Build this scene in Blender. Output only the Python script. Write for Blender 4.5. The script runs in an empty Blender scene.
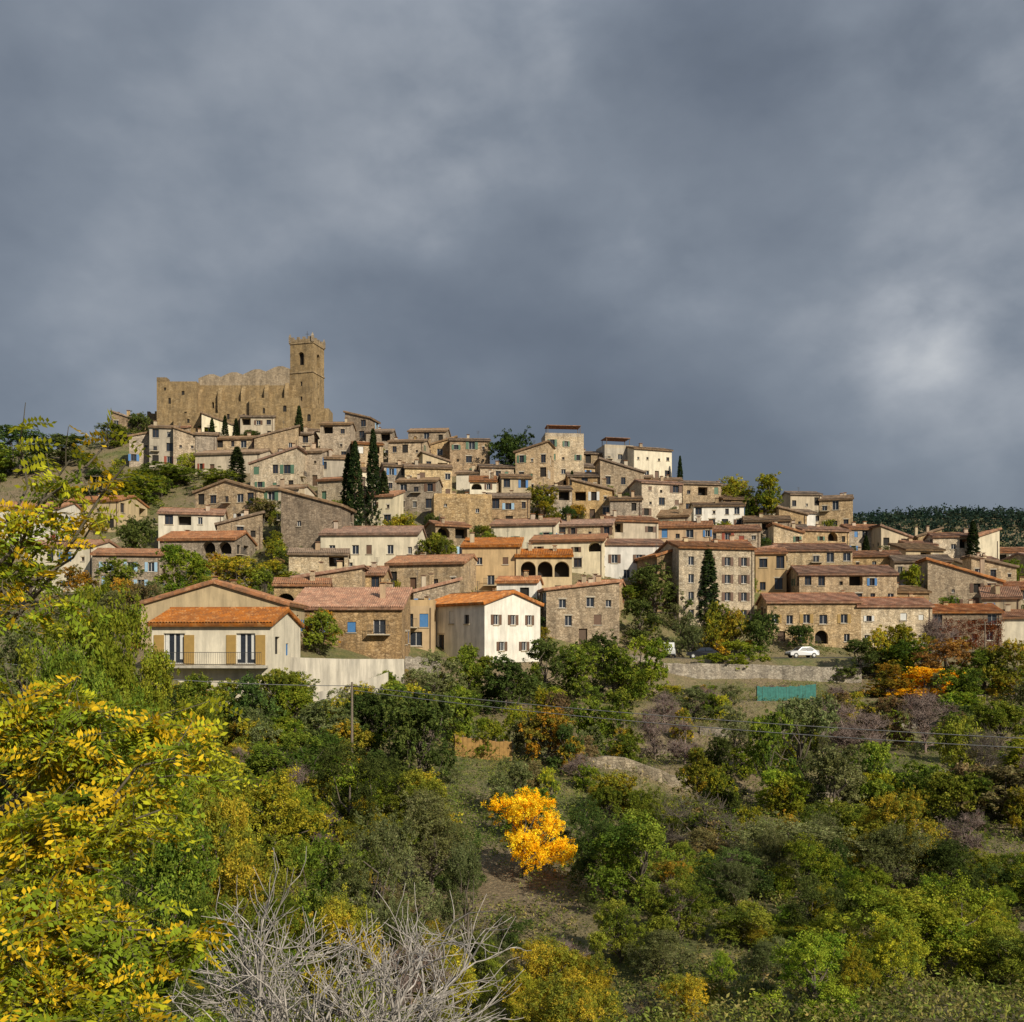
import bpy, math, random
import numpy as np
from mathutils import Vector
random.seed(7); rng=np.random.default_rng(11)
F=980.0; HZ=640.0
scn=bpy.context.scene
col=scn.collection
# ------------------------------------------------------------------ terrain
C =np.array([-300,0,150,280,450,600,700,850,1024,1300.])
FD=np.array([70,72,76,84,104,117,125,128,128,128.])
FR=np.array([675,672,669,666,658,656,659,658,650,645.])
MD=np.array([140,140,140,135,138,146,152,158,160,160.])
MR=np.array([592,590,588,576,588,580,588,600,606,610.])
SD=np.array([210,215,225,226,215,210,206,202,196,196.])
SR=np.array([480,458,434,431,468,484,506,540,572,590.])
FZ=(HZ-FR)/F*FD; MZ=(HZ-MR)/F*MD; SZ=(HZ-SR)/F*SD
def sst(a,b,x):
    t=np.clip((x-a)/(b-a),0,1); return t*t*(3-2*t)
def nz(x,y,s):
    return (np.sin(x*s+1.3*np.sin(y*s*.7))+np.sin(y*s*1.1+2.1+1.7*np.sin(x*s*.6+.4))+.5*np.sin((x+y)*s*2.3))/2.5
def tz(x,y):
    x=np.asarray(x,float); y=np.asarray(y,float)
    yy=np.maximum(y,12.); px=np.clip(512+F*x/yy,-300,1300)
    fd=np.interp(px,C,FD); fz=np.interp(px,C,FZ); md=np.interp(px,C,MD); mz=np.interp(px,C,MZ)
    sd=np.interp(px,C,SD); sz=np.interp(px,C,SZ)
    t=yy/fd
    lo=np.interp(t,[0,.2,.3,.45,.6,.75,.93,1.0],[-9,-10.8,-12.6,-12.2,-10.6,-8.6,-5.4,-2.0])+(fz+2)*np.clip((t-.75)/.25,0,1)
    step=1.7;k=lo/step;f=k-np.floor(k);zt=step*(np.floor(k)+np.clip((f-.72)/.28,0,1))
    wt=sst(520,640,px)*sst(.5,.56,t)*(1-sst(.88,.93,t))
    lo=lo*(1-wt)+zt*wt
    lo=lo+nz(x,y,.21)*.5*(1-sst(.85,.93,t))
    a=fz+(mz-fz)*np.clip((yy-fd-7)/(md-fd-7),0,1)
    b=mz+(sz-mz)*np.clip((yy-md)/(sd-md),0,1)
    hi=np.where(yy<md,a,b)+nz(x,y,.3)*.25*sst(1.05,1.15,t)*(1-sst(-8,0,yy-sd))
    far=np.maximum(sz-.28*np.maximum(yy-sd-22,0),4)
    hi=np.where(yy>sd,far,hi)
    z=np.where(t<1,lo,hi)
    near=np.interp(y,[-60,-10,0,5,12,20,35],[2,-1.4,-1.7,-2.6,-6.2,-9.6,-12.4])
    w=sst(14,34,y); z=near*(1-w)+z*w
    hill=97*np.exp(-(np.abs(x-345)/200)**3)*np.exp(-((y-800)/170)**2)+70*np.exp(-((x+100)/900)**2)*np.exp(-((y-2300)/500)**2)
    hill=hill+nz(x,y,.02)*5*sst(450,700,y)
    return z+hill*sst(400,560,y)
def T(x,y): return float(tz(x,y))
_ds=np.arange(60,245,.25)
def solve(px,row):
    z=tz((px-512)/F*_ds,_ds); r=HZ-F*z/_ds
    fd=np.interp(px,C,FD)
    ok=np.where((r<=row)&(_ds>=fd-1.5))[0]
    return float(_ds[ok[0]]) if len(ok) else float(np.interp(px,C,SD))+4
# ------------------------------------------------------------------ node helpers
def newmat(n):
    m=bpy.data.materials.new(n); m.use_nodes=True
    nt=m.node_tree; return m,nt,nt.nodes['Principled BSDF']
def N(nt,t,**k):
    n=nt.nodes.new(t)
    for a,b in k.items(): setattr(n,a,b)
    return n
def mixc(nt,fac,a,b,mode='MIX'):
    n=nt.nodes.new('ShaderNodeMix'); n.data_type='RGBA'; n.blend_type=mode
    def s(i,v):
        if isinstance(v,(float,int)): n.inputs[i].default_value=v
        elif isinstance(v,tuple): n.inputs[i].default_value=(*v[:3],1)
        else: nt.links.new(v,n.inputs[i])
    s(0,fac);s(6,a);s(7,b); return n.outputs[2]
def ramp(nt,src,pts):
    r=nt.nodes.new('ShaderNodeValToRGB'); nt.links.new(src,r.inputs[0])
    el=r.color_ramp.elements
    while len(el)<len(pts): el.new(.5)
    for e,(p,c) in zip(el,pts):
        e.position=p; e.color=(*c,1) if isinstance(c,tuple) else (c,c,c,1)
    return r.outputs[0]
def noise_(nt,vec,scale,detail=4,rough=.55,dist=0):
    n=nt.nodes.new('ShaderNodeTexNoise'); n.inputs['Scale'].default_value=scale; n.inputs['Detail'].default_value=detail
    n.inputs['Roughness'].default_value=rough; n.inputs['Distortion'].default_value=dist
    if vec: nt.links.new(vec,n.inputs['Vector'])
    return n.outputs['Fac']
def coords(nt,scale=(1,1,1)):
    g=nt.nodes.new('ShaderNodeNewGeometry')
    mp=nt.nodes.new('ShaderNodeMapping'); mp.inputs['Scale'].default_value=scale
    nt.links.new(g.outputs['Position'],mp.inputs['Vector']); return mp.outputs[0]
def bump(nt,b,h,strength,dist=.05):
    n=nt.nodes.new('ShaderNodeBump'); n.inputs['Strength'].default_value=strength; n.inputs['Distance'].default_value=dist
    nt.links.new(h,n.inputs['Height']); nt.links.new(n.outputs[0],b.inputs['Normal'])
def objvar(nt,base,lo=.78,hi=1.2):
    oi=N(nt,'ShaderNodeObjectInfo'); mr=N(nt,'ShaderNodeMapRange'); nt.links.new(oi.outputs['Random'],mr.inputs[0]); mr.inputs[3].default_value=lo; mr.inputs[4].default_value=hi
    m2=N(nt,'ShaderNodeMath',operation='MULTIPLY'); nt.links.new(oi.outputs['Random'],m2.inputs[0]); m2.inputs[1].default_value=9.7
    m3=N(nt,'ShaderNodeMath',operation='FRACT'); nt.links.new(m2.outputs[0],m3.inputs[0])
    ms=N(nt,'ShaderNodeMapRange'); nt.links.new(m3.outputs[0],ms.inputs[0]); ms.inputs[3].default_value=.8; ms.inputs[4].default_value=1.25
    hs=N(nt,'ShaderNodeHueSaturation'); nt.links.new(mr.outputs[0],hs.inputs['Value']); nt.links.new(ms.outputs[0],hs.inputs['Saturation']); nt.links.new(base,hs.inputs['Color']); return hs.outputs[0]
def stone(n,c1,c2,c3,sc=2.7,edge=.45,mix=.08,gain=1.34):
    m,nt,b=newmat(n)
    c1,c2,c3=[tuple(x*gain for x in c) for c in (c1,c2,c3)]
    v=coords(nt,(1,1,1.6))
    vo=N(nt,'ShaderNodeTexVoronoi'); vo.inputs['Scale'].default_value=sc; nt.links.new(v,vo.inputs['Vector'])
    ve=N(nt,'ShaderNodeTexVoronoi',feature='DISTANCE_TO_EDGE'); ve.inputs['Scale'].default_value=sc; nt.links.new(v,ve.inputs['Vector'])
    sep=N(nt,'ShaderNodeSeparateColor'); nt.links.new(vo.outputs['Color'],sep.inputs[0])
    base=ramp(nt,sep.outputs[0],[(0,c1),(.5,c2),(1,c3)])
    big=noise_(nt,coords(nt),.45,5,.65)
    st=noise_(nt,coords(nt,(1.2,1.2,.25)),1.1,4,.6)
    base=mixc(nt,ramp(nt,big,[(.35,mix),(.65,.75)]),base,c2)
    base=mixc(nt,1.0,base,ramp(nt,st,[(.3,.62),(.62,1.12)]),'MULTIPLY')
    base=mixc(nt,1.0,base,ramp(nt,noise_(nt,coords(nt),.9,5,.7),[(.3,(.80,.78,.77)),(.68,(1.18,1.12,1.04))]),'MULTIPLY')
    base=mixc(nt,1.0,base,ramp(nt,noise_(nt,coords(nt),7,4,.7),[(.3,.74),(.7,1.2)]),'MULTIPLY')
    ed=ramp(nt,ve.outputs['Distance'],[(0,edge),(.09,1.0)])
    base=mixc(nt,.8,base,ed,'MULTIPLY')
    base=objvar(nt,base)
    nt.links.new(base,b.inputs['Base Color']); b.inputs['Roughness'].default_value=.95
    bump(nt,b,ed,.6,.07); return m
def plaster(n,c,dirt=.65):
    m,nt,b=newmat(n)
    st=noise_(nt,coords(nt,(1.5,1.5,.22)),1.0,5,.65); bl=noise_(nt,coords(nt),.8,6,.6)
    base=mixc(nt,1.0,c,ramp(nt,st,[(.28,dirt),(.6,1.05)]),'MULTIPLY')
    base=mixc(nt,ramp(nt,bl,[(.42,0.0),(.72,.5)]),base,tuple(x*.6*q for x,q in zip(c,(.98,1,1.02))))
    base=objvar(nt,base,.88,1.1)
    nt.links.new(base,b.inputs['Base Color']); b.inputs['Roughness'].default_value=.92
    bump(nt,b,noise_(nt,coords(nt),9,3),.25,.03); return m
def rooftile(n,c1,c2,c3):
    m,nt,b=newmat(n)
    vo=N(nt,'ShaderNodeTexVoronoi'); vo.inputs['Scale'].default_value=3.6; nt.links.new(coords(nt),vo.inputs['Vector'])
    sep=N(nt,'ShaderNodeSeparateColor'); nt.links.new(vo.outputs['Color'],sep.inputs[0])
    w=noise_(nt,coords(nt),.8,6,.7)
    base=ramp(nt,sep.outputs[0],[(.0,c2),(.3,c1),(.65,c1),(1,c3)])
    base=mixc(nt,ramp(nt,w,[(.40,0.0),(.64,.75)]),base,tuple(x*.6+q for x,q in zip(c2,(.03,.022,.012))))
    base=objvar(nt,base,.78,1.1)
    nt.links.new(base,b.inputs['Base Color']); b.inputs['Roughness'].default_value=.9
    return m
def flat(n,c,r=.6,var=.15,metal=0):
    m,nt,b=newmat(n)
    v=noise_(nt,coords(nt),3.0,3)
    nt.links.new(mixc(nt,1.0,c,ramp(nt,v,[(.3,1-var),(.7,1.0)]),'MULTIPLY'),b.inputs['Base Color'])
    b.inputs['Roughness'].default_value=r; b.inputs['Metallic'].default_value=metal; return m
M={}
M['st1']=stone('stone_warm',(.20,.145,.085),(.33,.25,.155),(.46,.37,.245))
M['st2']=stone('stone_grey',(.17,.135,.095),(.285,.23,.165),(.39,.33,.25))
M['st3']=stone('stone_light',(.28,.22,.145),(.41,.335,.225),(.52,.45,.33))
M['st4']=stone('stone_brown',(.14,.098,.058),(.24,.175,.108),(.35,.27,.18))
M['church']=stone('church_stone',(.15,.112,.064),(.225,.172,.105),(.30,.24,.155),1.9,.66,.25,1.25)
M['dry']=stone('dry_stone',(.14,.12,.09),(.24,.21,.165),(.33,.30,.24),3.0)
M['cream']=plaster('plaster_cream',(.70,.62,.46)); M['white']=plaster('plaster_white',(.74,.70,.62))
M['beige']=plaster('plaster_beige',(.54,.44,.30),.6); M['ochre']=plaster('plaster_ochre',(.50,.34,.16)); M['grey']=plaster('plaster_grey',(.46,.40,.31),.6)
M['pink']=plaster('plaster_pink',(.52,.39,.27),.6)
M['ro']=rooftile('tiles_orange',(.45,.19,.08),(.27,.12,.06),(.56,.31,.16))
M['rt']=rooftile('tiles_terracotta',(.34,.165,.09),(.19,.11,.07),(.45,.27,.16))
M['rb']=rooftile('tiles_weathered',(.26,.17,.105),(.16,.115,.075),(.37,.27,.18))
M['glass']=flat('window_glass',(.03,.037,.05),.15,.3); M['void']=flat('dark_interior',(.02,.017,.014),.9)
M['fw']=flat('frame_white',(.6,.58,.54)); M['fb']=flat('frame_brown',(.10,.06,.035))
M['blue']=flat('paint_blue',(.06,.19,.42)); M['lblue']=flat('paint_light_blue',(.30,.45,.58)); M['brown']=flat('paint_brown',(.13,.07,.04)); M['yel']=flat('paint_ochre',(.38,.24,.07))
M['green']=flat('paint_green',(.08,.16,.10)); M['red']=flat('paint_red',(.28,.06,.03)); M['wht']=flat('paint_white',(.65,.64,.6)); M['trim']=plaster('stone_trim',(.50,.43,.32))
M['conc']=plaster('concrete_pale',(.54,.49,.40),.5); M['metal']=flat('dark_metal',(.05,.05,.05),.5)
M['wood']=flat('weathered_wood',(.16,.12,.085),.85,.4); M['asph']=flat('asphalt',(.055,.053,.05),.9)
M['teal']=flat('teal_net',(.05,.22,.19),.8,.4); M['tarp']=flat('ochre_boards',(.42,.24,.07),.8,.4)
def leafmat():
    m,nt,b=newmat('foliage'); nt.nodes.remove(b)
    at=N(nt,'ShaderNodeAttribute',attribute_name='col'); oi=N(nt,'ShaderNodeObjectInfo')
    hs=N(nt,'ShaderNodeHueSaturation'); 
    mr=N(nt,'ShaderNodeMapRange'); nt.links.new(oi.outputs['Random'],mr.inputs[0]); mr.inputs[3].default_value=.468; mr.inputs[4].default_value=.51
    nt.links.new(mr.outputs[0],hs.inputs['Hue'])
    m2=N(nt,'ShaderNodeMath',operation='MULTIPLY'); nt.links.new(oi.outputs['Random'],m2.inputs[0]); m2.inputs[1].default_value=7.31
    m3=N(nt,'ShaderNodeMath',operation='FRACT'); nt.links.new(m2.outputs[0],m3.inputs[0])
    mv=N(nt,'ShaderNodeMapRange'); nt.links.new(m3.outputs[0],mv.inputs[0]); mv.inputs[3].default_value=.8; mv.inputs[4].default_value=1.4
    nt.links.new(mv.outputs[0],hs.inputs['Value']); nt.links.new(at.outputs['Color'],hs.inputs['Color'])
    d=N(nt,'ShaderNodeBsdfDiffuse'); t=N(nt,'ShaderNodeBsdfTranslucent'); mx=N(nt,'ShaderNodeMixShader'); mx.inputs[0].default_value=.35
    nt.links.new(hs.outputs[0],d.inputs[0]); nt.links.new(hs.outputs[0],t.inputs[0])
    nt.links.new(d.outputs[0],mx.inputs[1]); nt.links.new(t.outputs[0],mx.inputs[2])
    nt.links.new(mx.outputs[0],nt.nodes['Material Output'].inputs[0]); return m
M['leaf']=leafmat()
def barkmat():
    m,nt,b=newmat('bark'); at=N(nt,'ShaderNodeAttribute',attribute_name='col')
    nt.links.new(mixc(nt,1.0,at.outputs['Color'],ramp(nt,noise_(nt,coords(nt),12,4),[(.3,.6),(.7,1.15)]),'MULTIPLY'),b.inputs['Base Color']); b.inputs['Roughness'].default_value=.95; return m
M['bark']=barkmat()
def groundmat():
    m,nt,b=newmat('hillside_ground')
    a=noise_(nt,coords(nt),.07,5,.6); c=noise_(nt,coords(nt),.6,6,.7); d=noise_(nt,coords(nt),5,5,.7)
    g=ramp(nt,c,[(.3,(.07,.085,.022)),(.45,(.115,.13,.033)),(.56,(.18,.16,.055)),(.7,(.24,.18,.10))])
    s=ramp(nt,d,[(.3,(.13,.095,.055)),(.6,(.26,.19,.115)),(.75,(.34,.28,.18))])
    base=mixc(nt,ramp(nt,a,[(.38,0.0),(.56,.85)]),g,s)
    base=mixc(nt,1.0,base,ramp(nt,d,[(.3,.6),(.65,1.2)]),'MULTIPLY')
    nt.links.new(base,b.inputs['Base Color']); b.inputs['Roughness'].default_value=1; bump(nt,b,d,.8,.25); return m
M['ground']=groundmat()
# ------------------------------------------------------------------ meshes
def np_mesh(name,V,Q,mats,mi=None,colr=None):
    me=bpy.data.meshes.new(name); V=np.asarray(V,np.float32); Q=np.asarray(Q,np.int32)
    me.vertices.add(len(V)); me.vertices.foreach_set('co',V.ravel())
    me.loops.add(Q.size); me.loops.foreach_set('vertex_index',Q.ravel())
    me.polygons.add(len(Q)); me.polygons.foreach_set('loop_start',np.arange(0,Q.size,4,dtype=np.int32)); me.polygons.foreach_set('loop_total',np.full(len(Q),4,np.int32))
    for m in mats: me.materials.append(m)
    if mi is not None: me.polygons.foreach_set('material_index',np.asarray(mi,np.int32))
    if colr is not None:
        a=me.color_attributes.new('col','FLOAT_COLOR','CORNER')
        c=np.ones((len(Q),4,4),np.float32); c[:,:,:3]=np.asarray(colr,np.float32)[:,None,:]
        a.data.foreach_set('color',c.ravel())
    me.update(calc_edges=True); return me
def obj(name,data,loc=(0,0,0),parent=None,rot=0,scale=None):
    o=bpy.data.objects.new(name,data); col.objects.link(o); o.location=loc; o.rotation_euler=(0,0,rot)
    if scale: o.scale=scale
    if parent: o.parent=parent
    return o
class Parts:
    def __init__(s): s.p={}
    def g(s,k,m):
        return s.p.setdefault(k+'|'+m,([],[],m))
    def poly(s,k,m,pts):
        v,f,_=s.g(k,m); n=len(v); v.extend([tuple(p) for p in pts]); f.append(tuple(range(n,n+len(pts))))
    def box(s,k,m,o,ux,n,s0,s1,z0,z1,i0,i1):
        v,f,_=s.g(k,m); b=len(v)
        for i in (i0,i1):
            for (a,z) in ((s0,z0),(s1,z0),(s1,z1),(s0,z1)):
                v.append((o[0]+ux[0]*a+n[0]*i,o[1]+ux[1]*a+n[1]*i,o[2]+z))
        for q in ((0,1,2,3),(4,5,6,7),(0,1,5,4),(1,2,6,5),(2,3,7,6),(3,0,4,7)): f.append(tuple(b+i for i in q))
    def build(s,name,loc,rot=0):
        e=bpy.data.objects.new(name,None); col.objects.link(e); e.location=loc; e.rotation_euler=(0,0,rot); e.empty_display_size=.5
        for k,(v,f,m) in s.p.items():
            k=k.split('|')[0]; me=bpy.data.meshes.new(k); me.from_pydata(v,[],f); me.materials.append(M[m]); me.update(); obj(k,me,parent=e)
        return e
X=(1,0,0)
def pt(o,ux,n,s,z,i): return (o[0]+ux[0]*s+n[0]*i,o[1]+ux[1]*s+n[1]*i,o[2]+z)
def facade(P,wm,o,ux,n,W,z0,H,wins):
    xs=sorted({0,W,*[w['s'] for w in wins],*[w['s']+w['w'] for w in wins]}); zs=sorted({z0,H,*[w['z'] for w in wins],*[w['z']+w['h'] for w in wins]})
    for a,b in zip(xs,xs[1:]):
        for c,d in zip(zs,zs[1:]):
            if b-a<1e-4 or d-c<1e-4: continue
            mx,mz=(a+b)/2,(c+d)/2
            if any(w['s']<mx<w['s']+w['w'] and w['z']<mz<w['z']+w['h'] for w in wins): continue
            P.poly('walls',wm,[pt(o,ux,n,a,c,0),pt(o,ux,n,b,c,0),pt(o,ux,n,b,d,0),pt(o,ux,n,a,d,0)])
    for w in wins:
        s,z,ww,hh=w['s'],w['z'],w['w'],w['h']; r=w.get('r',.22)
        for (a,b,c,d) in ((s,z,s+ww,z),(s+ww,z,s+ww,z+hh),(s+ww,z+hh,s,z+hh),(s,z+hh,s,z)):
            P.poly('walls',wm,[pt(o,ux,n,a,b,0),pt(o,ux,n,c,d,0),pt(o,ux,n,c,d,-r-.03),pt(o,ux,n,a,b,-r-.03)])
        if w.get('arch'):
            for sg in (0,1):
                cx=s+ww/2; R=ww/2; corner=(s if sg==0 else s+ww, z+hh)
                pts=[]
                for k in range(7):
                    a=math.pi/2*k/6; pts.append((cx-(1 if sg==0 else -1)*R*math.cos(a), z+hh-R+R*math.sin(a)))
                for p,q in zip(pts,pts[1:]):
                    P.poly('walls',wm,[pt(o,ux,n,*corner,.004),pt(o,ux,n,*p,.004),pt(o,ux,n,*q,.004)])
                    P.poly('walls',wm,[pt(o,ux,n,*p,.004),pt(o,ux,n,*q,.004),pt(o,ux,n,*q,-r),pt(o,ux,n,*p,-r)])
        kind=w.get('k','win')
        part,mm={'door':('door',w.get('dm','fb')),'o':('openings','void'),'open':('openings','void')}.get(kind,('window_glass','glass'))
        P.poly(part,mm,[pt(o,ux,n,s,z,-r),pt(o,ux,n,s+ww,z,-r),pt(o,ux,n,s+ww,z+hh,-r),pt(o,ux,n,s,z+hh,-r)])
        if kind=='win':
            fm=w.get('fm','fw'); t=.05
            bars=[(s,s+ww,z,z+t),(s,s+ww,z+hh-t,z+hh),(s,s+t,z+t,z+hh-t),(s+ww-t,s+ww,z+t,z+hh-t),(s+ww/2-.03,s+ww/2+.03,z+t,z+hh-t)]
            if w.get('french'): bars=bars[:4]+[(s+ww/2-.06,s+ww/2+.06,z+t,z+hh-t)]
            for i,q in enumerate(bars):
                P.box('window_frames',fm,o,ux,n,q[0],q[1],q[2],q[3],-r+.002,-r+.05)
            P.box('sills','trim',o,ux,n,s-.1,s+ww+.1,z-.1,z-.005,-.02,.1)
            if w.get('lin'): P.box('lintels','trim',o,ux,n,s-.12,s+ww+.12,z+hh+.005,z+hh+.2,-.03,.025)
        sh=w.get('sh')
        if sh=='closed':
            P.box('shutters',w['sm'],o,ux,n,s+.02,s+ww-.02,z+.02,z+hh-.02,-.12,-.07)
        elif sh=='open':
            for a in (s-ww*.5-.03,s+ww+.03):
                P.box('shutters',w['sm'],o,ux,n,a,a+ww*.5,z,z+hh,.015,.06)
        if w.get('balc'):
            P.box('balcony_slab','trim',o,ux,n,s-.5,s+ww+.5,z-.12,z-.003,.01,.8)
            P.box('balcony_rail','metal',o,ux,n,s-.5,s+ww+.5,z+.9,z+.94,.74,.78)
            kk=int((ww+1)/.16)
            for i in range(kk+1):
                q=s-.48+(ww+.96)*i/kk; P.box('balcony_rail','metal',o,ux,n,q-.012,q+.012,z,z+.9,.75,.774)
def roofpanel(P,rm,A,B,Cc,D,pitch=.24):
    A,B,Cc,D=map(Vector,(A,B,Cc,D)); L=max((B-A).length,(Cc-D).length); n=max(4,int(L/pitch)); nn=(B-A).cross(D-A).normalized()
    if nn.z<0: nn=-nn
    v,f,_=P.g('roof',rm); b=len(v); prof=(0,.7,1,.7); cnt=n*4+1; slope=(D-A).length; R=max(1,int(slope/1.2))
    ph=random.random()*6
    for j in range(R+1):
        for k in range(cnt):
            t=k/(cnt-1); s=j/R
            p=A.lerp(B,t).lerp(D.lerp(Cc,t),s)
            h=prof[k%4]*.10+.02*math.sin(k*1.7+j*2.3)-.10*math.sin(math.pi*s)*math.sin(math.pi*t)*(1+.6*math.sin(t*7+ph))
            v.append(tuple(p+nn*(h+.05)))
    for j in range(R):
        for k in range(cnt-1):
            a=b+j*cnt+k; f.append((a,a+1,a+cnt+1,a+cnt))
    b=len(v)
    for dd in (-.16,-.24):
        for p in (A,B,Cc,D): v.append(tuple(p+nn*dd))
    for q in ((0,1,2,3),(4,5,6,7),(0,1,5,4),(1,2,6,5),(2,3,7,6),(3,0,4,7)): f.append(tuple(b+i for i in q))
    for q0,q1 in ((A,B),(A,D),(B,Cc)):
        P.poly('roof',rm,[q0+nn*.05,q1+nn*.05,q1-nn*.2,q0-nn*.2])
SH=['blue','brown','brown','green','red','wht','lblue','blue']
def autowins(W,H,rs,floors=None,cols=None,p=.85,shut=.45,sm=None):
    out=[]; fl=floors or max(1,round(H/2.8)); fh=H/fl; cl=cols or max(1,round(W/2.5)); cw=W/cl
    sm=sm or rs.choice(SH)
    for i in range(fl):
        for j in range(cl):
            if rs.random()>p: continue
            w=rs.choice([.7,.9,1.0,1.25]); h=min(w*rs.choice([1.1,1.4,1.6]),fh*.62)
            if rs.random()<.16 or cw<1.6: w=min(.5,cw*.4);h=.55
            s=j*cw+cw/2-w/2+rs.uniform(-.25,.25)*cw*.6; z=i*fh+fh*.3+rs.uniform(-.2,.15)
            if z+h>H-.25: z=H-.25-h
            if s<.3 or s+w>W-.3: s=min(max(s,.3),W-.3-w)
            if s<.1: continue
            if any(s<o['s']+o['w']+.2 and s+w>o['s']-.2 and z<o['z']+o['h']+.1 and z+h>o['z']-.1 for o in out): continue
            d=dict(s=s,z=z,w=w,h=h,fm=rs.choice(['fw','fb','fb']),lin=rs.random()<.5)
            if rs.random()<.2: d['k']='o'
            if i==0 and rs.random()<.25 and fh>2.5:
                d.update(k='door',z=.02,h=2.0,w=1.0,dm=rs.choice(['fb','brown','green'])); d['s']=min(d['s'],W-1.3)
                if d['s']<.1: continue
            elif i==fl-1 and rs.random()<.14 and cw>2.4:
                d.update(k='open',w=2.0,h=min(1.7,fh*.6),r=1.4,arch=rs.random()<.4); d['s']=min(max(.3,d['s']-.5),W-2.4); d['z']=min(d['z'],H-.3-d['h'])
                if d['s']<.1 or any(d['s']<o['s']+o['w']+.1 and d['s']+2>o['s']-.1 and d['z']<o['z']+o['h'] and d['z']+d['h']>o['z'] for o in out): continue
            elif w>.6 and rs.random()<shut and cw>2*w+.2: d.update(sh=rs.choice(['open','open','closed']),sm=sm)
            elif i>0 and rs.random()<.15: d['balc']=1
            out.append(d)
    return out
hseed=[0]; foot=[]
def house(x0,x1,yt,yb,roof='F',wm='st1',rm='rb',D=None,yaw=0,wins='auto',name=None,d=None,rise=None,chim=None,sidewins=True,W=None,**kw):
    hseed[0]+=1; rs=random.Random(hseed[0]*17+3)
    xc=(x0+x1)/2; d=d or solve(xc,yb); W=W or (x1-x0)/F*d; H=(yb-yt)/F*d; zb=(HZ-yb)/F*d
    D=D or min(max(6,W*.75),9)+rs.uniform(-.5,.8)
    P=Parts(); fd=-4.5
    ov=.4
    run={'F':D/2,'G':W/2,'M':D,'L':W,'R':W,'T':1}[roof]; rise=rise if rise is not None else run*rs.uniform(.25,.34)
    if callable(wins): ws=wins(W,H)
    elif wins=='auto': ws=autowins(W,H,rs,**kw)
    else: ws=wins or []
    ux=X; n=(0,-1,0); O=(-W/2,0,0)
    facade(P,wm,O,ux,n,W,fd,H,ws)
    sw=lambda h:(autowins(D,h,rs,p=.55) if sidewins else [])
    hl=H; hr=H; hb=H
    if roof=='L': hr=H+rise
    if roof=='R': hl=H+rise
    if roof=='M': hb=H+rise
    facade(P,wm,(-W/2,D,0),(0,-1,0),(-1,0,0),D,fd,hl,sw(H)); facade(P,wm,(W/2,0,0),(0,1,0),(1,0,0),D,fd,hr,sw(H)); facade(P,wm,(W/2,D,0),(-1,0,0),(0,1,0),W,fd,hb,[])
    a=W/2
    rl,rr=-a-.22,a+.22
    if roof=='F':
        k=rise/(D/2)
        for x in (-a,a): P.poly('walls',wm,[(x,0,H),(x,D,H),(x,D/2,H+rise)])
        roofpanel(P,rm,(rl,-ov,H-ov*k+.14),(rr,-ov,H-ov*k+.14),(rr,D/2,H+rise+.14),(rl,D/2,H+rise+.14))
        roofpanel(P,rm,(rl,D+ov,H-ov*k+.14),(rr,D+ov,H-ov*k+.14),(rr,D/2,H+rise+.14),(rl,D/2,H+rise+.14))
        P.box('ridge_tiles',rm,(rl,D/2,0),X,n,0,rr-rl,H+rise+.18,H+rise+.31,-.13,.13)
    elif roof=='G':
        k=rise/a
        for y in (0,D): P.poly('walls',wm,[(-a,y,H),(a,y,H),(0,y,H+rise)])
        for sg in (-1,1):
            e=a+.35
            roofpanel(P,rm,(sg*e,-.3,H-.35*k+.14),(sg*e,D+.3,H-.35*k+.14),(0,D+.3,H+rise+.14),(0,-.3,H+rise+.14))
        P.box('ridge_tiles',rm,(0,-.3,0),(0,1,0),X,0,D+.6,H+rise+.18,H+rise+.31,-.13,.13)
    elif roof=='M':
        k=rise/D
        for x in (-a,a): P.poly('walls',wm,[(x,0,H),(x,D,H),(x,D,H+rise)])
        roofpanel(P,rm,(rl,-ov,H-ov*k+.14),(rr,-ov,H-ov*k+.14),(rr,D+.3,H+rise+.14+.3*k),(rl,D+.3,H+rise+.14+.3*k))
    elif roof in 'LR':
        k=rise/W; g=1 if roof=='L' else -1
        for y in (0,D): P.poly('walls',wm,[(-a*g,y,H),(a*g,y,H),(a*g,y,H+rise)])
        roofpanel(P,rm,(-g*(a+ov),-.3,H-ov*k+.14),(-g*(a+ov),D+.3,H-ov*k+.14),(g*(a+.3),D+.3,H+rise+.3*k+.14),(g*(a+.3),-.3,H+rise+.3*k+.14))
    elif roof=='T':
        P.poly('terrace','rt',[(-a,0,H-.01),(a,0,H-.01),(a,D,H-.01),(-a,D,H-.01)])
        for (o_,u_,n_,w_) in (((-a,0,H),X,(0,1,0),W),((-a,.25,H),(0,1,0),X,D-.5),((a-.25,.25,H),(0,1,0),X,D-.5),((-a,D-.25,H),X,(0,1,0),W)):
            P.box('parapet',wm,o_,u_,n_,0,w_,0,.7,.003,.25)
        if rs.random()<.6 and W>5:
            for qx in (-a+.6,a-.7):
                for qy in (.6,D*.6): P.box('pergola','wood',(qx,qy,H),X,(0,1,0),0,.12,0,2.3,0,.12)
            P.box('pergola','rt',(-a+.4,.4,H),X,(0,1,0),0,W-.9,2.31,2.42,0,D*.6)
    nc=rs.choice([0,1,1,2]) if chim is None else chim
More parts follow.
